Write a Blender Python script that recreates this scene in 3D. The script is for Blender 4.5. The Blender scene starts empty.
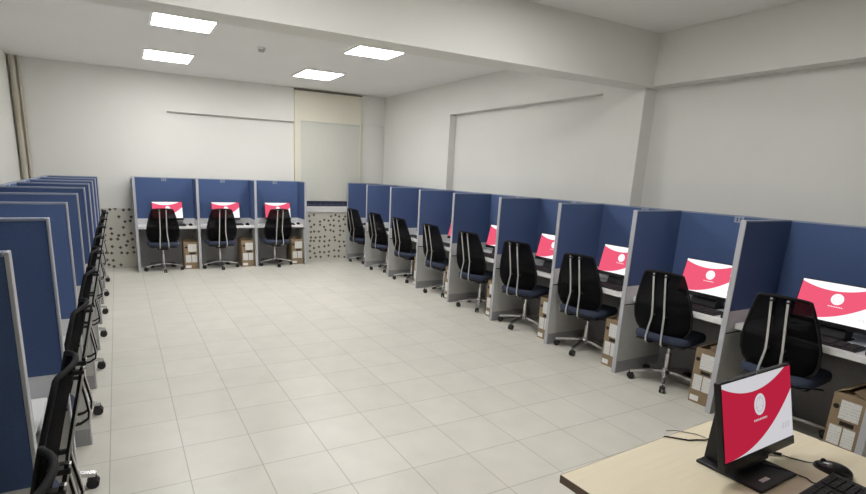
import bpy, bmesh, math, random
from mathutils import Vector, Matrix
random.seed(4)
PI = math.pi
C = bpy.context.scene.collection

# ------------------------------------------------------------------ helpers
def new_mat(name, color, rough=.6, metal=0., spec=.5):
    m = bpy.data.materials.new(name); m.use_nodes = True
    b = m.node_tree.nodes['Principled BSDF']
    b.inputs['Base Color'].default_value = (*color, 1)
    b.inputs['Roughness'].default_value = rough
    b.inputs['Metallic'].default_value = metal
    b.inputs['Specular IOR Level'].default_value = spec
    return m
def nodes(m): return m.node_tree.nodes, m.node_tree.links, m.node_tree.nodes['Principled BSDF']
def mottled(name, c1, c2, scale, rough=.7, spec=.4, bump=0., detail=4., coord='Object', stretch=None):
    m = new_mat(name, c1, rough, 0, spec); n, l, b = nodes(m)
    tc = n.new('ShaderNodeTexCoord'); nz = n.new('ShaderNodeTexNoise'); rp = n.new('ShaderNodeValToRGB')
    nz.inputs['Scale'].default_value = scale; nz.inputs['Detail'].default_value = detail
    rp.color_ramp.elements[0].color = (*c1, 1); rp.color_ramp.elements[1].color = (*c2, 1)
    rp.color_ramp.elements[0].position = .3; rp.color_ramp.elements[1].position = .7
    src = tc.outputs[coord]
    if stretch:
        mp = n.new('ShaderNodeMapping'); mp.inputs['Scale'].default_value = stretch
        l.new(src, mp.inputs[0]); src = mp.outputs[0]
    l.new(src, nz.inputs['Vector']); l.new(nz.outputs['Fac'], rp.inputs[0]); l.new(rp.outputs[0], b.inputs['Base Color'])
    if bump:
        bp = n.new('ShaderNodeBump'); bp.inputs['Strength'].default_value = bump; bp.inputs['Distance'].default_value = .002
        l.new(nz.outputs['Fac'], bp.inputs['Height']); l.new(bp.outputs[0], b.inputs['Normal'])
    return m
def math_node(n, l, op, a, b=None, c=None):
    k = n.new('ShaderNodeMath'); k.operation = op
    for i, v in enumerate((a, b, c)):
        if v is None: continue
        if isinstance(v, (int, float)): k.inputs[i].default_value = v
        else: l.new(v, k.inputs[i])
    return k.outputs[0]

def add_box(bm, lo, hi, bevel=0., seg=2):
    t = bmesh.new()
    bmesh.ops.create_cube(t, size=1)
    for v in t.verts:
        v.co = Vector((lo[i] + (v.co[i] + .5) * (hi[i] - lo[i]) for i in range(3)))
    if bevel: bmesh.ops.bevel(t, geom=list(t.edges), offset=bevel, segments=seg, profile=.5, affect='EDGES')
    join(bm, t)
def join(bm, t, mat=None):
    if mat is not None: bmesh.ops.transform(t, matrix=mat, verts=t.verts)
    me = bpy.data.meshes.new('tmp'); t.to_mesh(me); t.free(); bm.from_mesh(me); bpy.data.meshes.remove(me)
def add_tube(bm, pts, r, seg=10, cap=True, radii=None):
    pts = [Vector(p) for p in pts]; rings = []
    up = None
    for i, p in enumerate(pts):
        a = pts[max(i - 1, 0)]; b = pts[min(i + 1, len(pts) - 1)]
        d = (b - a).normalized()
        if up is None: up = Vector((0, 0, 1)) if abs(d.z) < .9 else Vector((1, 0, 0))
        x = d.cross(up).normalized(); up = x.cross(d).normalized()
        rr = radii[i] if radii else r
        rings.append([bm.verts.new(p + (x * math.cos(2 * PI * k / seg) + up * math.sin(2 * PI * k / seg)) * rr) for k in range(seg)])
    for a, b in zip(rings, rings[1:]):
        for k in range(seg): bm.faces.new((a[k], a[(k + 1) % seg], b[(k + 1) % seg], b[k]))
    if cap:
        bm.faces.new(rings[0][::-1]); bm.faces.new(rings[-1])
def add_loop_tube(bm, pts, r, seg=8):
    pts = [Vector(p) for p in pts]; N = len(pts); rings = []
    cen = sum(pts, Vector()) / N
    for i, p in enumerate(pts):
        d = (pts[(i + 1) % N] - pts[i - 1]).normalized()
        o = (p - cen); o = (o - d * o.dot(d)).normalized(); q = d.cross(o)
        rings.append([bm.verts.new(p + (o * math.cos(2 * PI * k / seg) + q * math.sin(2 * PI * k / seg)) * r) for k in range(seg)])
    for i in range(N):
        a, b = rings[i], rings[(i + 1) % N]
        for k in range(seg): bm.faces.new((a[k], a[(k + 1) % seg], b[(k + 1) % seg], b[k]))
def add_ribbon(bm, pts, w, t, across=(1, 0, 0)):
    """flat bar of width w (along `across`) and thickness t following pts"""
    pts = [Vector(p) for p in pts]; ax = Vector(across); rings = []
    for i, p in enumerate(pts):
        d = (pts[min(i + 1, len(pts) - 1)] - pts[max(i - 1, 0)]).normalized()
        nn = ax.cross(d).normalized()
        rings.append([bm.verts.new(p + ax * sx * w / 2 + nn * sn * t / 2) for sx, sn in ((-1, -1), (1, -1), (1, 1), (-1, 1))])
    for a, b in zip(rings, rings[1:]):
        for k in range(4): bm.faces.new((a[k], a[(k + 1) % 4], b[(k + 1) % 4], b[k]))
    bm.faces.new(rings[0][::-1]); bm.faces.new(rings[-1])
def add_cyl(bm, c, r, h, axis='Z', seg=20, r2=None):
    t = bmesh.new()
    bmesh.ops.create_cone(t, cap_ends=True, segments=seg, radius1=r, radius2=r if r2 is None else r2, depth=h)
    m = Matrix.Translation(c)
    if axis == 'X': m = m @ Matrix.Rotation(PI / 2, 4, 'Y')
    if axis == 'Y': m = m @ Matrix.Rotation(PI / 2, 4, 'X')
    join(bm, t, m)
def add_prism(bm, prof, x0, x1, bevel=0.):
    """polygon prof of (y, z) extruded from x0 to x1"""
    t = bmesh.new()
    a = [t.verts.new((x0, y, z)) for y, z in prof]; b = [t.verts.new((x1, y, z)) for y, z in prof]
    t.faces.new(a); t.faces.new(b[::-1])
    for i in range(len(a)):
        j = (i + 1) % len(a); t.faces.new((a[i], b[i], b[j], a[j]))
    bmesh.ops.recalc_face_normals(t, faces=t.faces)
    if bevel: bmesh.ops.bevel(t, geom=list(t.edges), offset=bevel, segments=2, profile=.5, affect='EDGES')
    join(bm, t)
def obj(name, bm, mat, parent=None, smooth=False, loc=None):
    bmesh.ops.recalc_face_normals(bm, faces=bm.faces)
    me = bpy.data.meshes.new(name); bm.to_mesh(me); bm.free()
    me.materials.append(mat)
    if smooth:
        for p in me.polygons: p.use_smooth = True
        try: me.set_sharp_from_angle(angle=math.radians(smooth if smooth is not True else 40))
        except Exception: pass
    o = bpy.data.objects.new(name, me); C.objects.link(o)
    if parent: o.parent = parent
    if loc: o.location = loc
    return o
def box_obj(name, lo, hi, mat, parent=None, bevel=0.):
    bm = bmesh.new(); add_box(bm, lo, hi, bevel); return obj(name, bm, mat, parent)
def tag(o, label, cat, group=None):
    o['label'] = label; o['category'] = cat
    if group: o['group'] = group
    o['kind'] = 'thing'
    return o
def thing(name, label, cat, loc=(0, 0, 0), rotz=0., group=None):
    o = bpy.data.objects.new(name, None); C.objects.link(o)
    o.empty_display_size = .1; o.location = loc; o.rotation_euler = (0, 0, rotz)
    return tag(o, label, cat, group)
def struct(name, lo, hi, mat):
    o = box_obj(name, lo, hi, mat); o['kind'] = 'structure'; return o
def dup(root, label, loc, rotz, group=None):
    r = root.copy(); C.objects.link(r); r.location = loc; r.rotation_euler = (0, 0, rotz)
    r['label'] = label
    if group: r['group'] = group
    for ch in list(root.children):
        c = ch.copy(); C.objects.link(c); c.parent = r
        for g in list(ch.children):
            d = g.copy(); C.objects.link(d); d.parent = c
    return r
class Maker:
    """first call returns the prototype itself, later calls copies of it"""
    def __init__(s, proto): s.p = proto; s.used = False
    def __call__(s, label, loc, rotz, group):
        if not s.used:
            s.used = True; o = s.p; o.location = loc; o.rotation_euler = (0, 0, rotz); o['label'] = label; o['group'] = group
            return o
        return dup(s.p, label, loc, rotz, group)
ORD = ['first', 'second', 'third', 'fourth', 'fifth', 'sixth', 'seventh', 'eighth', 'ninth', 'tenth']

# ------------------------------------------------------------------ materials
M = {}
M['wall'] = mottled('wall_paint', (.735, .73, .695), (.76, .755, .72), 1.3, .75, .3)
M['ceiling'] = mottled('ceiling_paint', (.79, .795, .775), (.815, .82, .80), 1.1, .8, .25)
M['beam'] = mottled('beam_paint', (.74, .735, .70), (.765, .76, .725), 1.2, .75, .3)
M['cream'] = mottled('cream_paint', (.70, .67, .565), (.73, .70, .60), 1.5, .7, .3)
M['blind'] = mottled('blind_cloth', (.575, .58, .53), (.61, .61, .56), 14, .8, .2, stretch=(6, 1, .3))
M['dark_rail'] = new_mat('dark_rail', (.16, .14, .11), .6)
M['strip'] = new_mat('grey_cable_strip', (.34, .32, .29), .6)
M['groove'] = new_mat('dark_groove', (.05, .05, .05), .8)
M['pipe'] = mottled('stained_pipe', (.62, .59, .52), (.44, .39, .30), 2.2, .6, .4, stretch=(1, 1, .6))
M['fabric'] = mottled('blue_fabric', (.076, .117, .250), (.094, .145, .298), 260, .95, .15, bump=.4)
M['alu'] = new_mat('satin_post', (.50, .51, .55), .42, .25)
M['rail'] = new_mat('blue_grey_rail', (.28, .32, .42), .5, .2)
M['lam'] = mottled('grey_laminate', (.52, .52, .50), (.56, .56, .54), 30, .5, .4)
M['lam_white'] = mottled('pale_laminate', (.68, .68, .69), (.72, .72, .73), 30, .45, .4)
M['kick'] = new_mat('kick_plate_grey', (.33, .33, .34), .5, .1)
M['lam_dark'] = mottled('dark_grey_laminate', (.34, .34, .35), (.38, .38, .39), 30, .6, .3)  # dark grey laminate of the back panels' lower part
M['worktop'] = mottled('white_worktop', (.76, .76, .76), (.80, .80, .80), 40, .4, .4)
M['black'] = new_mat('black_plastic', (.012, .012, .014), .5)
M['black_gloss'] = new_mat('black_gloss', (.010, .010, .012), .25)
M['key'] = new_mat('key_plastic', (.018, .018, .020), .65, 0, .3)
M['frame'] = new_mat('matte_black_frame', (.010, .010, .011), .75, 0, .25)
M['rubber'] = new_mat('caster_rubber', (.018, .018, .018), .6)
M['chrome'] = new_mat('chrome', (.60, .60, .61), .25, 1.)
M['silver'] = new_mat('silver_bar', (.62, .61, .60), .38, .75)
M['seat'] = mottled('navy_seat_fabric', (.036, .045, .075), (.056, .068, .110), 220, .9, .2, bump=.3)
M['paper'] = new_mat('white_paper', (.80, .80, .78), .7)
M['plate'] = new_mat('grey_number_plate', (.30, .35, .47), .3)
M['digit'] = new_mat('dark_digit', (.02, .02, .03), .6)
M['cardboard'] = mottled('cardboard', (.265, .195, .125), (.305, .225, .145), 9, .85, .15, stretch=(1, 1, 6))
M['hole'] = new_mat('dark_hole', (.02, .015, .012), .9)
M['desk_top'] = mottled('maple_laminate', (.79, .70, .52), (.83, .745, .565), 5, .42, .4, stretch=(1, 12, 1))
M['desk_edge'] = new_mat('brown_edge_band', (.16, .11, .07), .5)
M['desk_leg'] = mottled('maple_side', (.60, .50, .34), (.64, .54, .37), 5, .5, .4, stretch=(1, 1, 8))
M['navy_tile'] = None

# mesh cloth of the chair backs: an open weave, part of the light passes between the threads
m = new_mat('black_mesh_cloth', (.007, .007, .008), .9, 0, .08); n, l, b = nodes(m)
tr = n.new('ShaderNodeBsdfTransparent'); mx = n.new('ShaderNodeMixShader'); out = n['Material Output']
mx.inputs[0].default_value = .85
l.new(tr.outputs[0], mx.inputs[1]); l.new(b.outputs[0], mx.inputs[2]); l.new(mx.outputs[0], out.inputs['Surface'])
M['mesh'] = m

# floor tiles
m = new_mat('floor_tiles', (.6, .58, .52), .33, 0, .4); n, l, b = nodes(m)
tc = n.new('ShaderNodeTexCoord'); mp = n.new('ShaderNodeMapping'); br = n.new('ShaderNodeTexBrick')
T = .3772
mp.inputs['Location'].default_value = (-.2248, -3.7712 + 20 * T, 0)
br.offset = 0; br.squash = 1
br.inputs['Scale'].default_value = 1; br.inputs['Brick Width'].default_value = T; br.inputs['Row Height'].default_value = T
br.inputs['Mortar Size'].default_value = .0030; br.inputs['Mortar Smooth'].default_value = .3
br.inputs['Color1'].default_value = (.690, .665, .600, 1); br.inputs['Color2'].default_value = (.725, .70, .635, 1)
br.inputs['Mortar'].default_value = (.45, .43, .385, 1)
nz = n.new('ShaderNodeTexNoise'); nz.inputs['Scale'].default_value = 5; nz.inputs['Detail'].default_value = 5
mix = n.new('ShaderNodeMixRGB'); mix.blend_type = 'MULTIPLY'; mix.inputs[0].default_value = .18
l.new(tc.outputs['Object'], mp.inputs[0]); l.new(mp.outputs[0], br.inputs['Vector']); l.new(tc.outputs['Object'], nz.inputs['Vector'])
l.new(br.outputs['Color'], mix.inputs[1]); l.new(nz.outputs['Fac'], mix.inputs[2]); l.new(mix.outputs[0], b.inputs['Base Color'])
bp = n.new('ShaderNodeBump'); bp.inputs['Strength'].default_value = .25; bp.inputs['Distance'].default_value = .001; bp.invert = True
l.new(br.outputs['Fac'], bp.inputs['Height']); l.new(bp.outputs[0], b.inputs['Normal'])
M['floor'] = m

# speckled wainscot: pale wall tile with scattered dark lozenges
m = new_mat('lozenge_tiles', (.6, .58, .5), .35, 0, .4); n, l, b = nodes(m)
tc = n.new('ShaderNodeTexCoord'); sx = n.new('ShaderNodeSeparateXYZ'); l.new(tc.outputs['Object'], sx.inputs[0])
g = .095
u = math_node(n, l, 'DIVIDE', sx.outputs['X'], g); v = math_node(n, l, 'DIVIDE', sx.outputs['Z'], g)
fu0 = math_node(n, l, 'FLOOR', u); fv0 = math_node(n, l, 'FLOOR', v)
cmb = n.new('ShaderNodeCombineXYZ'); l.new(fu0, cmb.inputs[0]); l.new(fv0, cmb.inputs[1])
wn = n.new('ShaderNodeTexWhiteNoise'); wn.noise_dimensions = '2D'; l.new(cmb.outputs[0], wn.inputs['Vector'])
sc = n.new('ShaderNodeSeparateColor'); l.new(wn.outputs['Color'], sc.inputs[0])
# lozenge centre jitters inside its cell
du = math_node(n, l, 'SUBTRACT', math_node(n, l, 'FRACT', u), math_node(n, l, 'MULTIPLY_ADD', sc.outputs[0], .5, .25))
dv = math_node(n, l, 'SUBTRACT', math_node(n, l, 'FRACT', v), math_node(n, l, 'MULTIPLY_ADD', sc.outputs[1], .5, .25))
dist = math_node(n, l, 'ADD', math_node(n, l, 'ABSOLUTE', du), math_node(n, l, 'ABSOLUTE', dv))
inside = math_node(n, l, 'LESS_THAN', dist, .28)
pick = math_node(n, l, 'LESS_THAN', sc.outputs[2], .78)
fac = math_node(n, l, 'MULTIPLY', inside, pick)
mix = n.new('ShaderNodeMixRGB'); mix.inputs[1].default_value = (.60, .58, .52, 1); mix.inputs[2].default_value = (.09, .078, .066, 1)
l.new(fac, mix.inputs[0]); l.new(mix.outputs[0], b.inputs['Base Color'])
M['wainscot'] = m

# navy mosaic strip
m = new_mat('navy_mosaic', (.03, .04, .08), .3); n, l, b = nodes(m)
tc = n.new('ShaderNodeTexCoord'); br = n.new('ShaderNodeTexBrick'); br.offset = 0
mp = n.new('ShaderNodeMapping'); mp.inputs['Rotation'].default_value = (PI / 2, 0, 0)
br.inputs['Scale'].default_value = 1; br.inputs['Brick Width'].default_value = .11; br.inputs['Row Height'].default_value = .2
br.inputs['Mortar Size'].default_value = .004
br.inputs['Color1'].default_value = (.020, .028, .062, 1); br.inputs['Color2'].default_value = (.040, .050, .095, 1); br.inputs['Mortar'].default_value = (.12, .12, .14, 1)
l.new(tc.outputs['Object'], mp.inputs[0]); l.new(mp.outputs[0], br.inputs['Vector']); l.new(br.outputs['Color'], b.inputs['Base Color'])
M['navy_tile'] = m

def emitter(name, col, st):
    m = bpy.data.materials.new(name); m.use_nodes = True; n = m.node_tree.nodes; l = m.node_tree.links
    n.remove(n['Principled BSDF']); e = n.new('ShaderNodeEmission')
    e.inputs[0].default_value = (*col, 1); e.inputs[1].default_value = st
    l.new(e.outputs[0], n['Material Output'].inputs[0]); return m
M['led'] = emitter('led_diffuser', (1., .99, .97), 27.5)

# desktop wallpaper shown by the screens: red field, white swooshes, white round badge, a short line of tiny type
def screen_mat(name, red, white, st):
    m = bpy.data.materials.new(name); m.use_nodes = True; n = m.node_tree.nodes; l = m.node_tree.links
    n.remove(n['Principled BSDF'])
    e = n.new('ShaderNodeEmission'); e.inputs[1].default_value = st
    uv = n.new('ShaderNodeUVMap'); s = n.new('ShaderNodeSeparateXYZ'); l.new(uv.outputs[0], s.inputs[0])
    U, V = s.outputs[0], s.outputs[1]
    mt = lambda op, a, b=None, c=None: math_node(n, l, op, a, b, c)
    top = mt('MULTIPLY_ADD', mt('POWER', mt('ABSOLUTE', mt('SUBTRACT', U, .42)), 2.), .85, .80)
    w1 = mt('GREATER_THAN', V, top)
    bot = mt('MULTIPLY', mt('POWER', mt('MAXIMUM', mt('DIVIDE', mt('SUBTRACT', U, .05), .95), 0.), 2.2), .68)
    w2 = mt('LESS_THAN', V, bot)
    A = 16 / 9
    dx = mt('MULTIPLY', mt('SUBTRACT', U, .51), A); dy = mt('SUBTRACT', V, .60)
    r = mt('SQRT', mt('ADD', mt('MULTIPLY', dx, dx), mt('MULTIPLY', dy, dy)))
    disc = mt('LESS_THAN', r, .145)
    # faint emblem inside the badge: a ring and three spokes
    ring = mt('LESS_THAN', mt('ABSOLUTE', mt('SUBTRACT', r, .095)), .008)
    ang = mt('ARCTAN2', dx, dy)
    spoke = mt('MULTIPLY', mt('GREATER_THAN', mt('COSINE', mt('MULTIPLY', ang, 3.)), .93), mt('LESS_THAN', r, .09))
    emb = mt('MAXIMUM', ring, spoke)
    # tiny line of type: dashes
    row = mt('LESS_THAN', mt('ABSOLUTE', mt('SUBTRACT', V, .40)), .014)
    col = mt('LESS_THAN', mt('ABSOLUTE', mt('SUBTRACT', U, .51)), .10)
    dash = mt('GREATER_THAN', mt('SINE', mt('MULTIPLY', U, 300.)), -.1)
    word = mt('MULTIPLY', mt('MULTIPLY', row, col), dash)
    wht = mt('MAXIMUM', mt('MAXIMUM', w1, w2), mt('MAXIMUM', disc, word))
    # grey icons low on the right
    ic = mt('MULTIPLY', mt('LESS_THAN', mt('ABSOLUTE', mt('SUBTRACT', V, .19)), .045),
            mt('MULTIPLY', mt('LESS_THAN', mt('ABSOLUTE', mt('SUBTRACT', U, .885)), .06), mt('GREATER_THAN', mt('SINE', mt('MULTIPLY', U, 150.)), -.3)))
    m1 = n.new('ShaderNodeMixRGB'); m1.inputs[1].default_value = (*red, 1); m1.inputs[2].default_value = (*white, 1); l.new(wht, m1.inputs[0])
    m2 = n.new('ShaderNodeMixRGB'); m2.inputs[2].default_value = (white[0] * .62, white[1] * .45, white[2] * .47, 1)
    l.new(mt('MULTIPLY', mt('MULTIPLY', emb, disc), .45), m2.inputs[0]); l.new(m1.outputs[0], m2.inputs[1])
    m3 = n.new('ShaderNodeMixRGB'); m3.inputs[2].default_value = (white[0] * .7, white[1] * .7, white[2] * .72, 1)
    l.new(mt('MULTIPLY', ic, .6), m3.inputs[0]); l.new(m2.outputs[0], m3.inputs[1])
    l.new(m3.outputs[0], e.inputs[0]); l.new(e.outputs[0], n['Material Output'].inputs[0])
    return m
M['screen_row'] = screen_mat('bright_screen', (.80, .10, .18), (1., .97, .98), 1.1)
M['screen_front'] = screen_mat('screen', (.46, .016, .048), (.60, .59, .625), 1.)

# printed carton label: rows of tiny type
m = new_mat('printed_label', (.78, .78, .76), .6); n, l, b = nodes(m)
tc = n.new('ShaderNodeTexCoord'); s = n.new('ShaderNodeSeparateXYZ'); l.new(tc.outputs['Generated'], s.inputs[0])
rows = math_node(n, l, 'GREATER_THAN', math_node(n, l, 'SINE', math_node(n, l, 'MULTIPLY', s.outputs['Z'], 40.)), .2)
nz = n.new('ShaderNodeTexNoise'); nz.inputs['Scale'].default_value = 14; l.new(tc.outputs['Generated'], nz.inputs['Vector'])
ink = math_node(n, l, 'MULTIPLY', rows, math_node(n, l, 'GREATER_THAN', nz.outputs['Fac'], .5))
mix = n.new('ShaderNodeMixRGB'); mix.inputs[1].default_value = (.74, .74, .72, 1); mix.inputs[2].default_value = (.56, .55, .54, 1)
l.new(ink, mix.inputs[0]); l.new(mix.outputs[0], b.inputs['Base Color'])
M['label'] = m

# ------------------------------------------------------------------ the room
LX, RX, RW, FY, BY, H = -1.19, 4.45, 4.61, 9.08, -2.6, 2.94
struct('floor', (LX - .2, BY - .2, -.1), (RW + .2, FY + .2, 0), M['floor'])
struct('ceiling', (LX - .2, BY - .2, H), (RW + .2, FY + .2, H + .1), M['ceiling'])
struct('wall_left', (LX - .15, BY - .2, 0), (LX, FY + .2, H), M['wall'])
struct('wall_near', (LX, BY - .15, 0), (RW, BY, H), M['wall'])
struct('wall_right', (RW, BY, 0), (RW + .15, FY + .2, H), M['wall'])
struct('wall_far', (LX, FY + .03, 0), (RW, FY + .2, H), M['wall'])
# far wall: upper band and solid left part stand 3 cm proud of the infills
def struct_multi(name, boxes, mat):
    bm = bmesh.new()
    for lo, hi in boxes: add_box(bm, lo, hi)
    o = obj(name, bm, mat); o['kind'] = 'structure'; return o
struct_multi('trim_1', [((LX, FY, 0), (.74, FY + .03, H)), ((.74, FY, 2.39), (2.73, FY + .03, H)), ((3.97, FY, 2.44), (RW, FY + .03, H))], M['wall'])
struct('trim_10', (.74, FY - .010, 2.378), (2.729, FY + .03, 2.392), M['strip'])
# cream column on the far wall
struct('trim_2', (2.73, FY - .03, 0), (3.97, FY + .03, 2.90), M['cream'])
struct('trim_3', (2.73, FY - .04, 2.90), (3.97, FY + .03, 2.925), M['dark_rail'])
# right wall: longitudinal beam, column, pier and cross beam
struct('trim_4', (RX, BY, 2.49), (RW, FY, H), M['beam'])
struct('trim_5', (RX, 3.53, 0), (RW, 4.03, 2.49), M['beam'])
struct('trim_11', (4.56, 4.03, 0), (RW, 6.87, 2.49), M['wall'])
struct('trim_6', (RX, 6.87, 0), (RW, FY, 2.49), M['wall'])
struct('trim_7', (LX, 3.45, 2.485), (RX, 3.69, H), M['beam'])
# far wall tiled wainscot, ledge and mosaic strip
struct('wainscot_far', (LX, FY - .012, 0), (2.72, FY - .0005, .92), M['wainscot'])
struct('wainscot_column', (2.805, FY - .045, 0), (3.97, FY - .0305, .865), M['wainscot'])
struct('trim_8', (2.805, FY - .07, .865), (3.97, FY - .0305, .97), M['lam_white'])
struct('trim_9', (2.805, FY - .046, .97), (3.97, FY - .0305, 1.06), M['navy_tile'])

# roller blind in front of the cream column
t = thing('roller_blind', 'pale grey-green roller blind hanging on the cream column of the far wall', 'blind', (3.44, FY - .0315, 1.065))
bm = bmesh.new(); add_box(bm, (-.60, -.006, 0), (.49, -.002, 1.34)); obj('cloth', bm, M['blind'], t)
bm = bmesh.new(); add_cyl(bm, (-.055, -.006, .006), .006, 1.09, 'X', 12); obj('bottom_bar', bm, M['blind'], t, True)
bm = bmesh.new(); add_cyl(bm, (-.055, -.008, 1.345), .008, 1.09, 'X', 12); obj('roller', bm, M['blind'], t, True)

# pipes in the far left corner
bm = bmesh.new(); add_tube(bm, [(LX + .058, FY - .06, 0), (LX + .058, FY - .06, 1.5), (LX + .058, FY - .06, H)], .036, 18)
add_tube(bm, [(LX + .058, FY - .06, 2.38), (LX + .058, FY - .06, 2.48)], .045, 18)
tag(obj('drain_pipe', bm, M['pipe'], None, True), 'thick stained brownish pipe rising in the far left corner', 'pipe')
bm = bmesh.new(); add_tube(bm, [(LX + .122, FY - .03, 0), (LX + .122, FY - .03, 1.5), (LX + .122, FY - .03, H)], .02, 14)
tag(obj('heating_pipe', bm, M['pipe'], None, True), 'thin pipe beside the thick stained one in the far left corner', 'pipe')

# ceiling lights
t = thing('ceiling_light', 'x', 'ceiling light')
bm = bmesh.new()
for lo, hi in (((-.30, -.345, -.014), (.30, -.315, 0)), ((-.30, .315, -.014), (.30, .345, 0)), ((-.30, -.315, -.014), (-.27, .315, 0)), ((.27, -.315, -.014), (.30, .315, 0))):
    add_box(bm, lo, hi)
fm = new_mat('light_frame', (.85, .85, .83), .4)
obj('frame', bm, fm, t)
obj_d = box_obj('diffuser', (-.27, -.315, -.010), (.27, .315, -.002), M['led'], t)
mk = Maker(t)
for x, y, lab in ((.665, 5.77, 'square glowing ceiling panel, nearest and largest of the two on the left'),
                  (.675, 7.72, 'square glowing ceiling panel on the left, nearer the far wall'),
                  (2.68, 5.74, 'square glowing ceiling panel on the right, just behind the cross beam'),
                  (2.65, 7.65, 'square glowing ceiling panel in front of the cream column')):
    mk(lab, (x, y - .03, H), 0, 'square ceiling panels beyond the beam')
# the near bay of the room has the same lamps overhead
NEAR_LIGHTS = [(.66, 2.2), (2.5, 2.2)]
for x, y in NEAR_LIGHTS:
    mk('square glowing ceiling panel above the near half of the room, %s side' % ('left' if x < 1 else 'right'), (x, y, H), 0, 'square ceiling panels in the near bay')
# smoke detector
t = thing('smoke_detector', 'small round smoke detector on the ceiling between the four light panels', 'smoke detector', (1.56, 6.44, H))
bm = bmesh.new(); add_cyl(bm, (0, 0, -.008), .05, .016, 'Z', 24); obj('base', bm, fm, t, True)
bm = bmesh.new(); add_cyl(bm, (0, 0, -.028), .030, .026, 'Z', 24, .042); obj('sensor_head', bm, new_mat('detector_grey', (.42, .41, .40), .6), t, True)

# ------------------------------------------------------------------ cubicle furniture
PH, PT, DEP = 1.40, .036, .605       # divider height, thickness, depth
# a divider: origin at the front end, runs along +x local, thickness along y
def make_divider():
    t = thing('cubicle_divider', 'x', 'divider')
    h = PT / 2
    bm = bmesh.new(); add_box(bm, (0, -h - .001, 0), (.010, h + .001, PH), .003); obj('front_post', bm, M['alu'], t)
    bm = bmesh.new(); add_box(bm, (.010, -h, PH - .012), (DEP, h, PH), .003); obj('top_rail', bm, M['rail'], t)
    bm = bmesh.new(); add_box(bm, (.010, -h + .002, .77), (DEP, h - .002, PH - .012), .003); obj('fabric_panel', bm, M['fabric'], t)
    bm = bmesh.new(); add_box(bm, (.010, -h + .003, .615), (DEP, h - .003, .77)); obj('middle_panel', bm, M['lam_white'], t)
    bm = bmesh.new(); add_box(bm, (.010, -h + .010, .602), (DEP, h - .010, .615)); obj('groove', bm, M['groove'], t)
    bm = bmesh.new(); add_box(bm, (.010, -h + .003, .105), (DEP, h - .003, .602)); obj('lower_panel', bm, M['lam'], t)
    bm = bmesh.new(); add_box(bm, (.010, -h - .001, 0), (DEP, h + .001, .105), .003); obj('kick_plate', bm, M['kick'], t)
    return t
divider = Maker(make_divider())


def make_backs(w):
    """back panel of one bay; local x across the bay, front face at y = 0, thickness to +y"""
    t = thing('cubicle_back_panel', 'x', 'back panel'); a = w / 2
    bm = bmesh.new(); add_box(bm, (-a, 0, PH - .012), (a, PT, PH), .003); obj('top_rail', bm, M['rail'], t)
    bm = bmesh.new(); add_box(bm, (-a, .002, .77), (a, PT - .002, PH - .012)); obj('fabric_panel', bm, M['fabric'], t)
    bm = bmesh.new(); add_box(bm, (-a, .003, .615), (a, PT - .003, .77)); obj('middle_panel', bm, M['lam_white'], t)
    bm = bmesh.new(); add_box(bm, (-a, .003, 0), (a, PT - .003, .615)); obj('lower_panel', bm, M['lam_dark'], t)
    p = box_obj('number_plate', (-.035, -.004, PH - .055), (.035, -.0005, PH - .003), M['plate'], t, .001)
    p['label'] = 'small grey number plate'
    for k, x in enumerate((-.014, .012)):
        bm = bmesh.new()
        add_box(bm, (x - .007, -.005, PH - .046), (x + .007, -.0042, PH - .040)); add_box(bm, (x + .001, -.005, PH - .040), (x + .007, -.0042, PH - .026))
        add_box(bm, (x - .007, -.005, PH - .026), (x + .007, -.0042, PH - .020))
        obj('digit', bm, M['digit'], p)
    return t
def make_desk(w, d):
    """worktop of one bay; local x across, front edge at y = 0, back at y = d"""
    t = thing('cubicle_desk', 'x', 'desk'); a = w / 2
    bm = bmesh.new(); add_box(bm, (-a, 0, .638), (a, d, .68), .004); obj('worktop', bm, M['worktop'], t)
    for s in (-1, 1):
        bm = bmesh.new(); add_prism(bm, [(.08, .638), (d - .01, .638), (d - .01, .54), (d - .04, .54)], s * (a - .0005), s * (a - .022))
        obj('bracket', bm, M['kick'], t)
    return t

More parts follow.
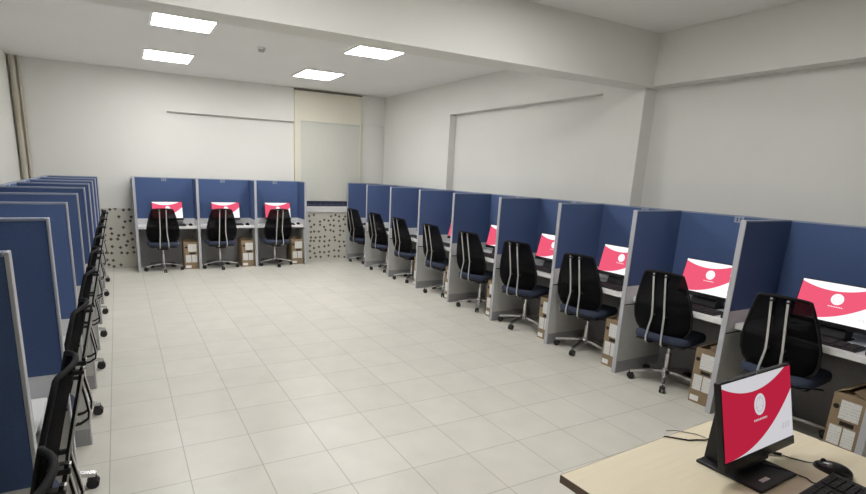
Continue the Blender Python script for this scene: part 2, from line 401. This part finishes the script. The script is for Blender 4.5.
# ------------------------------------------------------------------ all-in-one computer, keyboard, mouse
def make_computer(scr, stk=False, lift=.075):
    """stands on z = 0, faces -y"""
    t = thing('computer', 'x', 'computer')
    tilt = Matrix.Translation((0, -.045, lift)) @ Matrix.Rotation(math.radians(-13), 4, 'X')
    W, HH = .4425, .289
    def part(name, fn, mat, par=t, smooth=False):
        q = bmesh.new(); fn(q); bmesh.ops.transform(q, matrix=tilt, verts=q.verts); return obj(name, q, mat, par, smooth)
    part('casing', lambda q: (add_box(q, (-W / 2, 0, 0), (W / 2, .022, HH), .004), add_box(q, (-.16, .020, .03), (.16, .045, .22), .012)), M['black'])
    part('chin', lambda q: add_box(q, (-W / 2 + .001, -.002, .001), (W / 2 - .001, .001, .030), .0005), M['black_gloss'])
    part('webcam', lambda q: add_cyl(q, (0, -.0006, HH - .004), .0022, .001, 'Y', 10), M['chrome'])
    # lit screen with a UV map
    q = bmesh.new(); sw, z0, z1 = W / 2 - .006, .032, HH - .0065
    vs = [q.verts.new(p) for p in ((-sw, -.0012, z0), (sw, -.0012, z0), (sw, -.0012, z1), (-sw, -.0012, z1), (-sw, -.0002, z0), (sw, -.0002, z0), (sw, -.0002, z1), (-sw, -.0002, z1))]
    F = [(0, 1, 2, 3), (4, 7, 6, 5), (0, 4, 5, 1), (1, 5, 6, 2), (2, 6, 7, 3), (3, 7, 4, 0)]
    uvl = q.loops.layers.uv.new('UVMap')
    for f in F:
        fc = q.faces.new([vs[i] for i in f])
        for lp in fc.loops: lp[uvl].uv = ((lp.vert.co.x + sw) / (2 * sw), (lp.vert.co.z - z0) / (z1 - z0))
    bmesh.ops.transform(q, matrix=tilt, verts=q.verts)
    obj('screen', q, scr, t)
    q = bmesh.new(); add_prism(q, [(-.03, .010), (.085, .010), (.080, .12), (.072, .265), (.042, .265)], -.105, .095, .004); obj('stand_neck', q, M['black'], t)
    q = bmesh.new(); add_box(q, ((-.150 if stk else -.11), (-.125 if stk else -.098), 0), ((.076 if stk else .11), .085, .010), .003); ft = obj('stand_foot', q, M['black'], t)
    if stk:
        q = box_obj('sticker', (-.092, -.100, .0101), (-.045, -.086, .0106), M['paper'], ft); q['label'] = 'white paper sticker'
        q = bmesh.new()
        t2 = bmesh.new(); bmesh.ops.create_circle(t2, cap_ends=True, radius=.006, segments=20)
        join(q, t2, tilt @ Matrix.Translation((0, -.0024, .015)) @ Matrix.Rotation(PI / 2, 4, 'X'))
        obj('badge', q, M['key'], t)
    return t
def make_keyboard(full):
    """local x across, back edge at +y; .42 x .135"""
    t = thing('keyboard', 'x', 'keyboard')
    q = bmesh.new(); add_prism(q, [(-.068, 0), (.068, 0), (.068, .020), (-.068, .011)], -.21, .21, .003); obj('base', q, M['black'], t)
    sl = .009 / .136
    def cap(x0, x1, y0, y1):
        q = bmesh.new(); t2 = bmesh.new(); add_box(t2, (x0, y0, 0), (x1, y1, .006), .0015, 1)
        for v in t2.verts: v.co.z += .0155 + sl * v.co.y
        join(q, t2); return q
    if not full:
        q = bmesh.new()
        for r in range(5):
            y = -.058 + r * .0235
            join(q, cap(-.20, .08, y, y + .020)); join(q, cap(.088, .138, y, y + .020)); join(q, cap(.146, .202, y, y + .020))
        obj('key_rows', q, M['key'], t)
        return t
    p = .0185
    for r in range(6):
        y = -.060 + r * .0205
        x = -.202
        while x < .200:
            w = p
            if r == 0 and -.12 < x < -.06: w = p * 5.2
            if x + w > .203: break
            if not (.075 < x < .083 or .138 < x < .143):
                obj('key', cap(x + .001, x + w - .001, y, y + .018), M['key'], t)
            x += w
    return t
def make_mouse():
    """nose at +y, .11 long"""
    t = thing('mouse', 'x', 'mouse')
    q = bmesh.new(); bmesh.ops.create_uvsphere(q, u_segments=24, v_segments=14, radius=1)
    for v in q.verts:
        s = 1 - .12 * v.co.y
        v.co = Vector((v.co.x * .030 * s, v.co.y * .056, max(v.co.z, -.25) * (.030 - .006 * v.co.y) + .0075))
    obj('shell', q, M['black_gloss'], t, 60)
    q = bmesh.new(); add_cyl(q, (0, .030, .029), .008, .006, 'X', 14); obj('wheel', q, M['key'], t, True)
    return t

# ------------------------------------------------------------------ office chair, faces +y
def make_chair():
    t = thing('office_chair', 'x', 'chair')
    prof = [(-.215, .445), (-.228, .50), (-.245, .56), (-.262, .64), (-.283, .73), (-.305, .82), (-.325, .90), (-.338, .95), (-.342, .966)]
    hw = [.160, .203, .220, .222, .206, .184, .160, .142, .124]
    nc = 11
    def pt(i, s):        # s in -1..1
        y, z = prof[i]; w = hw[i]
        return Vector((w * s, y + .038 * s * s - .004, z - (.012 * s * s if i == len(prof) - 1 else 0)))
    q = bmesh.new()
    g = [[q.verts.new(pt(i, -1 + 2 * k / (nc - 1))) for k in range(nc)] for i in range(len(prof))]
    for a, b in zip(g, g[1:]):
        for k in range(nc - 1): q.faces.new((a[k], a[k + 1], b[k + 1], b[k]))
    o = obj('backrest', q, M['mesh'], t, 60)
    md = o.modifiers.new('thickness', 'SOLIDIFY'); md.thickness = .003; md.offset = 0
    outline = [pt(0, -1 + 2 * k / 8) for k in range(9)] + [pt(i, 1) for i in range(1, len(prof))] + [pt(len(prof) - 1, 1 - 2 * k / 8) for k in range(1, 9)] + [pt(i, -1) for i in range(len(prof) - 2, 0, -1)]
    q = bmesh.new(); add_loop_tube(q, outline, .0095); obj('back_frame', q, M['frame'], t, 60)
    for s in (-1, 1):
        P = [Vector(v) for v in [(s * .045, -.366, .955), (s * .045, -.345, .86), (s * .045, -.322, .76), (s * .046, -.300, .66), (s * .047, -.291, .61), (s * .048, -.293, .585), (s * .056, -.306, .50), (s * .060, -.314, .44), (s * .060, -.309, .405), (s * .060, -.278, .385), (s * .060, -.20, .370)]]
        q = bmesh.new(); add_ribbon(q, P, .0155, .009); br = obj('back_bar', q, M['frame'], t)
        q = bmesh.new()
        add_ribbon(q, [P[k] + ((P[min(k + 1, len(P) - 1)] - P[max(k - 1, 0)]).normalized().cross(Vector((1, 0, 0)))) * .0062 for k in range(len(P))], .0135, .004)
        st = obj('silver_strip', q, M['silver'], br); st['label'] = 'silver strip along the back of the bar'
        q = bmesh.new(); add_box(q, (s * .045 - .011, -.372, .930), (s * .045 + .011, -.325, .945), .003)
        obj('bar_clip', q, M['black'], br)
        q = bmesh.new(); add_box(q, (s * .047 - .009, -.296, .605), (s * .047 + .009, -.250, .622), .003)
        obj('bar_clip', q, M['black'], br)
    # seat cushion
    q = bmesh.new(); N = 40; rings = []
    def seat_ring(k, z, dz=0):
        r = []
        for i in range(N):
            a = 2 * PI * i / N; ca, sa = math.cos(a), math.sin(a)
            e = .42
            x = math.copysign(abs(ca) ** e, ca) * .222 * k; y = math.copysign(abs(sa) ** e, sa) * .218 * k - .025
            r.append(q.verts.new((x, y, z - .014 * max(0, (y - .10) / .1) ** 2)))
        return r
    for k, z in ((.90, .392), (.985, .400), (1., .418), (.985, .440), (.93, .453), (.70, .460), (.35, .457)): rings.append(seat_ring(k, z))
    for a, b in zip(rings, rings[1:]):
        for i in range(N): q.faces.new((a[i], a[(i + 1) % N], b[(i + 1) % N], b[i]))
    q.faces.new(rings[0][::-1]); q.faces.new(rings[-1])
    obj('seat', q, M['seat'], t, 60)
    q = bmesh.new(); add_box(q, (-.19, -.215, .372), (.19, .16, .3915), .008); add_box(q, (-.075, -.12, .325), (.075, .10, .374), .012); obj('seat_mechanism', q, M['black'], t)
    q = bmesh.new(); add_tube(q, [(.06, .0, .345), (.16, .0, .343), (.215, .01, .350)], .006, 8); obj('lever', q, M['black'], t, True)
    q = bmesh.new(); add_cyl(q, (0, 0, .275), .014, .11, 'Z', 16); add_cyl(q, (0, 0, .185), .024, .14, 'Z', 18); obj('gas_lift', q, M['chrome'], t, True)
    q = bmesh.new(); add_cyl(q, (0, 0, .100), .042, .055, 'Z', 22, .034); base = obj('base_hub', q, M['chrome'], t, True)
    for k in range(5):
        a = PI / 2 + 2 * PI * k / 5; R = Matrix.Rotation(a, 4, 'Z')
        q = bmesh.new(); t2 = bmesh.new()
        add_ribbon(t2, [(.025, 0, .104), (.12, 0, .096), (.22, 0, .080), (.282, 0, .070)], .034, .020, (0, 1, 0))
        for v in t2.verts:
            v.co.y *= 1.15 - 1.6 * v.co.x
        join(q, t2, R); obj('base_leg', q, M['chrome'], base)
        q = bmesh.new(); t2 = bmesh.new()
        add_cyl(t2, (.279, 0, .063), .006, .02, 'Z', 10)
        for s in (-1, 1): add_cyl(t2, (.268, s * .013, .027), .027, .016, 'Y', 20)
        add_box(t2, (.246, -.012, .030), (.290, .012, .055), .005)
        join(q, t2, R); obj('caster', q, M['rubber'], base, 40)
    return t
chair_mk = Maker(make_chair())
def chair(label, x, y, face_deg, group, star=0., reach=1.):
    """face_deg: world direction the chair faces"""
    o = chair_mk(label, (x, y, 0), math.radians(face_deg - 90), group)
    for c in o.children:
        if c.name.startswith('base_hub'): c.rotation_euler = (0, 0, math.radians(star)); c.scale = (reach, reach, 1)
    return o

# ------------------------------------------------------------------ carton, front face at -y, origin at the middle of the front bottom edge
def make_carton():
    t = thing('cardboard_box', 'x', 'box')
    w, d, h = .165, .42, .43
    q = bmesh.new(); add_box(q, (-w / 2, 0, 0), (w / 2, d, h), .004); obj('carton', q, M['cardboard'], t)
    for s in (-1, 1):
        q = bmesh.new(); t2 = bmesh.new(); add_box(t2, (0, 0.01, 0), (w * .46, d - .01, .004))
        join(q, t2, Matrix.Translation((s * w / 2 * .98, 0, h + .0005)) @ Matrix.Rotation((0 if s > 0 else PI), 4, 'Z') @ Matrix.Translation((0, 0 if s > 0 else -d, 0)) @ Matrix.Rotation(math.radians(-155 if s > 0 else -150), 4, 'Y'))
        obj('top_flap', q, M['cardboard'], t)
    box_obj('shipping_label', (-.035, -.0018, .275), (.066, -.0003, .395), M['label'], t)['label'] = 'white shipping label'
    box_obj('handle_hole', (-.022, -.0016, .235), (.050, -.0003, .262), M['hole'], t, .0004)['label'] = 'dark handle slot'
    box_obj('paper_label', (-.066, -.0018, .105), (-.002, -.0003, .225), M['label'], t)['label'] = 'white printed label'
    box_obj('paper_label', (.006, -.0018, .105), (.066, -.0003, .225), M['label'], t)['label'] = 'white printed label'
    box_obj('paper_label', (-.070, -.0018, .018), (-.005, -.0003, .060), M['paper'], t)['label'] = 'small plain white label'
    q = bmesh.new(); add_cyl(q, (-.056, -.001, .345), .016, .0014, 'Y', 20); obj('round_mark', q, M['hole'], t)['label'] = 'dark round printed mark'
    return t
carton = Maker(make_carton())

comp = Maker(make_computer(M['screen_row']))
kb = Maker(make_keyboard(False))
mouse = Maker(make_mouse())

# ------------------------------------------------------------------ right-hand row, along x = 3.6, facing the right wall
RF = 3.68
ry = [8.955, 8.115, 7.23, 6.345, 5.495, 4.585, 3.69, 2.855, 2.01, 1.135]
for i, y in enumerate(ry):
    lab = {0: 'blue divider at the far end of the right-hand row', 9: 'blue divider at the near end of the right-hand row, beyond the maple desk'}.get(i, '%s blue divider of the right-hand row counted from the far wall' % ORD[i])
    divider(lab, (RF, y, 0), 0, 'blue dividers of the right-hand row')
cd8 = []
for i in range(9):
    a, b = ry[i + 1], ry[i]; cy = (a + b) / 2; w = b - a - PT - .002
    pos = 'in the %s right-hand bay from the far wall' % ORD[i] if i < 8 else 'in the right-hand bay nearest the maple desk'
    t = make_backs(w); t.location = (RF + DEP - PT - .003, cy, 0); t.rotation_euler = (0, 0, -PI / 2)
    t['label'] = 'blue back panel ' + pos; t['group'] = 'back panels of the right-hand row'
    for c in t.children:
        if c.name.startswith('number_plate'): c.location.x = .08
    t = make_desk(w, .45); t.location = (RF + .10, cy, 0); t.rotation_euler = (0, 0, -PI / 2)
    t['label'] = 'white worktop ' + pos; t['group'] = 'worktops of the right-hand row'
    comp('computer with pink and white screen ' + pos, (4.065, cy - .04 + (.02 if i == 8 else 0), .68), -PI / 2, 'computers of the right-hand row')
    kb('black keyboard ' + pos, (3.88, cy - .055, .68), -PI / 2, 'keyboards of the right-hand row')
    mouse('black mouse ' + pos, (3.87, cy - .33, .68), -PI / 2 - .1, 'mice of the right-hand row')
    carton('brown box with white labels standing ' + pos, (3.765, a + PT / 2 + .108, 0), -PI / 2 + .03 * math.sin(3 * i), 'cardboard boxes of the right-hand row')
cy_off = [8.61, 7.75, 6.89, 5.96, 5.13, 4.29, 3.40, 2.535, 1.68]
star = [9, 5, 0, 10, -1, 36, 42, -14, 4]
face = [14, 14, 10, 8, 13, 18, 12, 10, 6]
for i, y in enumerate(cy_off):
    lab = 'mesh-back office chair in the %s right-hand bay from the far wall' % ORD[i] if i < 8 else 'mesh-back office chair half hidden behind the screen on the maple desk'
    chair(lab, 3.90 if i == 0 else 3.925, y, face[i], 'office chairs of the right-hand row', star[i])

# ------------------------------------------------------------------ left-hand row
LF = -.243
ly = [1.54, 2.40, 3.27, 4.145, 5.04, 5.90, 6.75, 7.62, 8.48]
for i, y in enumerate(ly):
    lab = {0: 'nearest blue divider of the left-hand row, at the left edge'}.get(i, '%s blue divider of the left-hand row counted from the near end' % ORD[i])
    divider(lab, (LF, y, 0), PI, 'blue dividers of the left-hand row')
for i in range(-1, 8):
    a = ly[i] if i >= 0 else ly[0] - .87; b = ly[i + 1]; cy = (a + b) / 2; w = b - a - PT - .002
    pos = 'in the %s left-hand bay from the near end' % ORD[i] if i >= 0 else 'in front of the nearest left-hand divider'
    if i >= 0:
        t = make_backs(w); t.location = (LF - DEP + PT + .003, cy, 0); t.rotation_euler = (0, 0, PI / 2)
        t['label'] = 'blue back panel ' + pos; t['group'] = 'back panels of the left-hand row'
        t = make_desk(w, .47); t.location = (LF - .075, cy, 0); t.rotation_euler = (0, 0, PI / 2)
        t['label'] = 'white worktop ' + pos; t['group'] = 'worktops of the left-hand row'
    chair('mesh-back office chair ' + pos, -.515, [1.24, 1.97, 2.80, 3.68, 4.55, 5.44, 6.30, 7.16, 8.03][i + 1], [178, 178, 177, 179, 180, 179, 178, 180, 181][i + 1], 'office chairs of the left-hand row', 36 if i >= 0 else 10, 1.09 if i >= 0 else 1.)

# ------------------------------------------------------------------ far row, against the far wall
FF = 8.61
fx = [.197, 1.065, 1.945, 2.78]
names = ['left end', 'second from the left', 'third from the left', 'right end']
for i, x in enumerate(fx):
    o = divider('blue divider of the three-bay row by the far wall, ' + names[i], (x, FF, 0), PI / 2, 'blue dividers of the far row')
    o.scale = (.446 / DEP, 1, 1)
bay = ['left', 'middle', 'right']
for i in range(3):
    a, b = fx[i], fx[i + 1]; cx = (a + b) / 2; w = b - a - PT - .002
    pos = 'in the %s bay by the far wall' % bay[i]
    yb = FY - .07 - PT if i == 2 else FY - .07 - PT
    t = make_backs(w); t.location = (cx, FF + .397, 0)
    t['label'] = 'blue back panel ' + pos; t['group'] = 'back panels of the far row'
    t = make_desk(w, .335); t.location = (cx, FF + .06, 0)
    t['label'] = 'white worktop ' + pos; t['group'] = 'worktops of the far row'
    comp('computer with pink and white screen ' + pos, (cx + .02, FF + .308, .68), 0, 'computers of the far row')
    kb('black keyboard ' + pos, (cx + .05, FF + .132, .68), 0, 'keyboards of the far row')
    mouse('black mouse ' + pos, (cx + .325, FF + .132, .68), 0, 'mice of the far row')
    o = carton('brown box with white labels standing ' + pos, (b - PT / 2 - .108, FF + .078, 0), 0, 'cardboard boxes of the far row')
    o.scale = (1.25, .73, 1)
    chair('mesh-back office chair pushed in ' + pos, [.54, 1.38, 2.275][i], 8.735, 91, 'office chairs of the far row', 35)

# ------------------------------------------------------------------ maple desk in the foreground
DZ = .69
t = thing('desk', 'pale maple desk with brown edge in the near right corner', 'desk', (1.76, .72, 0), .045)
x0, x1, y0, y1 = -.547, .545, -.43, .374
box_obj('tabletop', (x0 + .002, y0 + .002, DZ - .028), (x1 - .002, y1 - .002, DZ), M['desk_top'], t)
q = bmesh.new()
for lo, hi in (((x0, y0, DZ - .028), (x0 + .002, y1, DZ - .0005)), ((x1 - .002, y0, DZ - .028), (x1, y1, DZ - .0005)), ((x0 + .002, y0, DZ - .028), (x1 - .002, y0 + .002, DZ - .0005)), ((x0 + .002, y1 - .002, DZ - .028), (x1 - .002, y1, DZ - .0005))):
    add_box(q, lo, hi)
obj('edge_band', q, M['desk_edge'], t)
for s in (x0 + .05, x1 - .075): box_obj('side_panel', (s, y0 + .06, 0), (s + .025, y1 - .06, DZ - .028), M['desk_leg'], t)
box_obj('modesty_panel', (x0 + .076, y1 - .12, .25), (x1 - .076, y1 - .10, DZ - .028), M['desk_leg'], t)

pc = make_computer(M['screen_front'], True, .045); pc.location = (1.845, .852, DZ); pc.rotation_euler = (0, 0, .035)
pc['label'] = 'black computer with red and white screen on the maple desk'
bm = bmesh.new()
add_tube(bm, [(0, .085, .05), (.045, .13, .02), (.03, .155, .004), (0, .172, .004), (-.03, .183, .004), (-.06, .215, .004), (-.084, .243, .003), (-.09, .255, -.02), (-.091, .257, -.12)], .0028, 8)
obj('power_cable', bm, M['black'], pc, True)
bm = bmesh.new()
add_tube(bm, [(.03, .07, .04), (.05, .13, .006), (.045, .20, .003), (.0, .255, .003), (-.035, .270, .002)], .0018, 6)
obj('network_cable', bm, new_mat('grey_cable', (.35, .33, .28), .5), pc, True)

fk = make_keyboard(True); fk.location = (1.826, .595, DZ); fk.rotation_euler = (0, 0, .06)
fk['label'] = 'black keyboard in front of the red screen on the maple desk'
bm = bmesh.new(); add_tube(bm, [(.10, .066, .008), (.105, .085, .003), (.118, .105, .003), (.115, .118, .003), (.09, .16, .012), (.06, .22, .012)], .0022, 8); obj('cable', bm, M['black'], fk, True)
fm_ = mouse('black mouse with cable right of the keyboard on the maple desk', (2.068, .690, DZ), .12, 'mouse on the maple desk')
bm = bmesh.new(); add_tube(bm, [(0, .052, .008), (-.005, .075, .003), (-.022, .115, .003), (-.030, .140, .005)], .0022, 8); obj('cable', bm, M['black'], fm_, True)
bm = bmesh.new(); add_tube(bm, [(-.030, .140, .006), (-.040, .155, .007), (-.065, .180, .012)], .006, 8); obj('plug', bm, M['black'], fm_, True)
for o_ in (fm_,):
    if 'group' in o_: del o_['group']

# ------------------------------------------------------------------ camera, world, colour management
h, yaw, pitch, roll, f = 1.62243, .496078, -.231687, .040572, 519.4842
fw = Vector((math.sin(yaw) * math.cos(pitch), math.cos(yaw) * math.cos(pitch), math.sin(pitch)))
r = Vector((math.cos(yaw), -math.sin(yaw), 0)); u = r.cross(fw)
r2 = r * math.cos(roll) + u * math.sin(roll); u2 = -r * math.sin(roll) + u * math.cos(roll)
cam = bpy.data.cameras.new('camera'); co = bpy.data.objects.new('camera', cam); C.objects.link(co)
mw = Matrix((r2, u2, -fw)).transposed().to_4x4(); mw.translation = (0, 0, h); co.matrix_world = mw
cam.sensor_width = 36; cam.lens = f * 36 / 866; cam.clip_start = .02
cam.shift_x = 33.243 / 866; cam.shift_y = 47.922 / 866
S = bpy.context.scene; S.camera = co
w = bpy.data.worlds.new('world'); S.world = w; w.use_nodes = True
w.node_tree.nodes['Background'].inputs[0].default_value = (0, 0, 0, 1)
S.view_settings.view_transform = 'Standard'; S.view_settings.look = 'None'; S.view_settings.gamma = 1
S.view_settings.use_curve_mapping = False; S.view_settings.exposure = 0.
S.cycles.use_denoising = True; S.cycles.max_bounces = 14; S.cycles.diffuse_bounces = 8; S.cycles.transparent_max_bounces = 24
